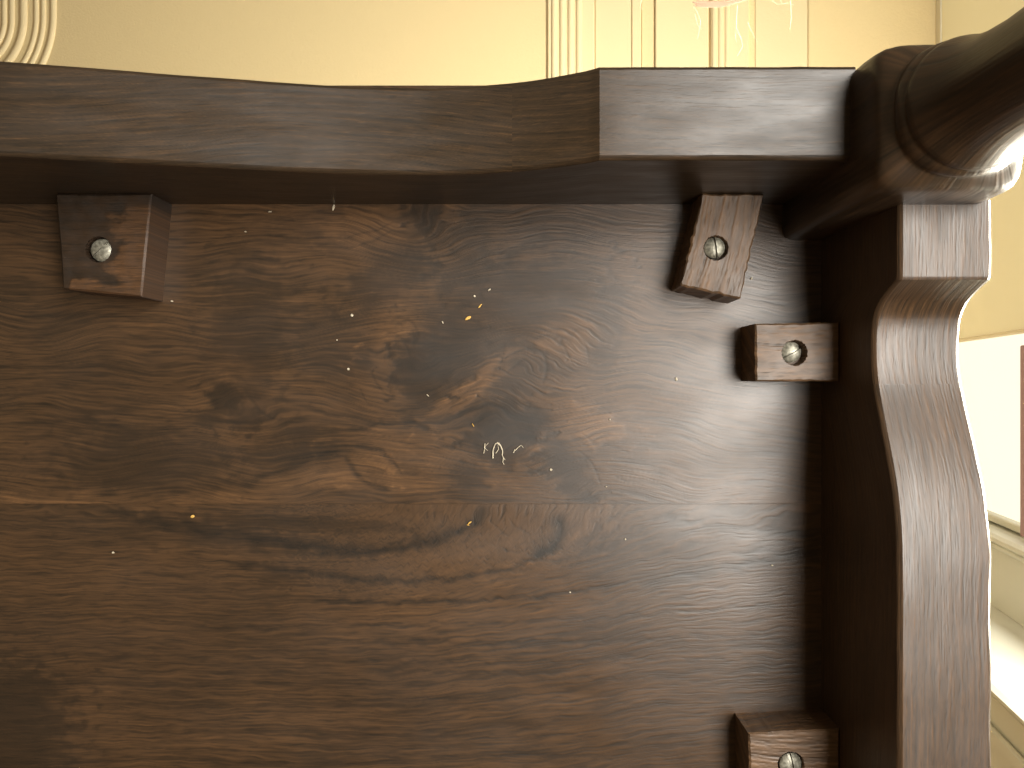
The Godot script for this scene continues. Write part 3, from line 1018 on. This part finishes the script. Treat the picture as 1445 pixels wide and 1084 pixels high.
func build_small_things() -> void:
	var pale := cream(Color(0.50, 0.44, 0.33), 0.8)
	var yellow := cream(Color(0.62, 0.38, 0.10), 0.7)
	# dried specks of paint on the underside, all part of the table
	var ball := SphereMesh.new()
	ball.radius = 1.0
	ball.height = 2.0
	ball.radial_segments = 10
	ball.rings = 5
	for e: Array in [[660, 449, 5.0, 2.2, 32, 1], [677, 432, 4.0, 1.2, 48, 1], [690, 409, 2.6, 1.0, 40, 0], [669, 418, 1.7, 1.7, 0, 0], [496, 445, 2.1, 2.1, 0, 0], [491, 521, 1.9, 1.9, 0, 0], [475, 480, 1.1, 1.1, 0, 0], [271, 729, 3.0, 2.2, 20, 1], [159, 780, 2.0, 1.4, 0, 0], [470, 293, 1.6, 4.6, -12, 0], [380, 299, 2.8, 0.9, 5, 0], [346, 327, 1.6, 1.0, 0, 0], [777, 663, 2.0, 2.0, 0, 0], [624, 455, 2.4, 0.8, -60, 0], [662, 738, 3.4, 1.2, 40, 1], [660, 741, 2.0, 0.8, -10, 1], [954, 535, 1.8, 2.6, 10, 0], [860, 592, 1.2, 1.2, 0, 0], [882, 761, 1.3, 1.3, 0, 0], [804, 836, 1.6, 1.0, 0, 0], [855, 687, 1.3, 1.0, 0, 0], [242, 425, 2.0, 1.2, 0, 0], [1060, 393, 1.7, 1.7, 0, 0], [1089, 798, 1.6, 1.2, 0, 0], [603, 558, 2.4, 0.8, -45, 0], [667, 600, 3.0, 0.8, -60, 1]]:
		var o := put("paint_speck", ball, yellow if e[5] == 1 else pale, table)
		o.position = spot(e[0], e[1], 0.0004)
		o.rotation.z = deg_to_rad(e[4])
		o.scale = Vector3(e[2] * PITCH, e[3] * PITCH, 0.00045)
	# wisps of fluff caught in the dark knot
	var st := begin()
	var strands := [[[682, 640], [684, 630], [689, 625]], [[684, 626], [683, 632], [688, 636]], [[695, 647], [695, 636], [698, 627], [703, 624], [707, 632]], [[701, 625], [706, 629], [709, 637], [708, 643], [712, 649]], [[710, 645], [709, 652], [711, 656]], [[725, 637], [729, 633], [735, 628], [738, 632]], [[724, 639], [726, 634]], [[699, 640], [703, 634], [702, 628]]]
	var k := 0
	for s: Array in strands:
		var pts := []
		for p: Array in s: pts.append(spot(p[0], p[1], 0.0008))
		var curve := Curve3D.new()
		for i in pts.size():
			var d: Vector3 = (pts[min(i + 1, pts.size() - 1)] - pts[max(i - 1, 0)]) / 6.0
			curve.add_point(pts[i], -d, d)
		var fine := []
		for i in 11: fine.append(curve.sample_baked(curve.get_baked_length() * i / 10.0))
		tube(st, fine, 0.00036 if k in [3, 2] else 0.00022, 6, 0.5)
		k += 1
	var fluff := put("fluff_strand", finish(st), pale)
	tag(fluff, "pale frayed strands of fluff caught on the dark knot of the underside", "fluff")
	# a frayed pinkish hem hanging into the picture's top, with loose hairs
	var rng := RandomNumberGenerator.new()
	rng.seed = 5
	var hem := thing("frayed_cloth", Vector3(0.10, 0.30, -0.25))
	tag(hem, "frayed pinkish cloth hem with loose pale hairs hanging behind the table", "cloth")
	var hem_m := cream(Color(0.46, 0.31, 0.22), 0.9)
	var hair_m := cream(Color(0.62, 0.53, 0.38), 0.7)
	var far := 0.60
	var at := func(x: float, y: float) -> Vector3: return Vector3((x - 722.0) * far / LENS, (542.0 - y) * far / LENS, CAM_Z - far)
	var rope := begin()
	for n in 34:
		var dx := rng.randf_range(-6, 6)
		var dy := rng.randf_range(-4.5, 3.0)
		var pts := []
		var x0 := rng.randf_range(976, 1010)
		var x1 := rng.randf_range(1015, 1075)
		for i in 9:
			var x := lerpf(x0, x1, i / 8.0)
			var sag := 7.0 - 0.0042 * pow(x - 1003.0, 2) + dy
			pts.append(at.call(x, sag + rng.randf_range(-0.9, 0.9)))
		tube(rope, pts, 0.00045, 5, 0.5)
	put("hem", finish(rope), hem_m, hem).position = -hem.position
	for s: Array in [[[1040, 8], [1038, 38], [1046, 56], [1047, 66], [1040, 79]], [[1038, 44], [1044, 52], [1047, 62], [1046, 70]], [[978, 10], [983, 16], [988, 30], [986, 44], [984, 55]], [[980, 20], [984, 36], [990, 42]], [[1054, 31], [1058, 40], [1064, 52], [1069, 61]], [[1039, 30], [1037, 52], [1039, 60]], [[1115, 0], [1116, 26], [1114, 42]], [[1088, 0], [1096, 6], [1110, 5], [1120, 7]], [[1100, 0], [1104, 6], [1112, 3]], [[905, 0], [903, 8], [906, 14]]]:
		var pts := []
		for p: Array in s: pts.append(at.call(p[0], p[1]))
		var hair := begin()
		tube(hair, pts, 0.00022, 5, 0.5)
		put("loose_hair", finish(hair), hair_m, hem).position = -hem.position
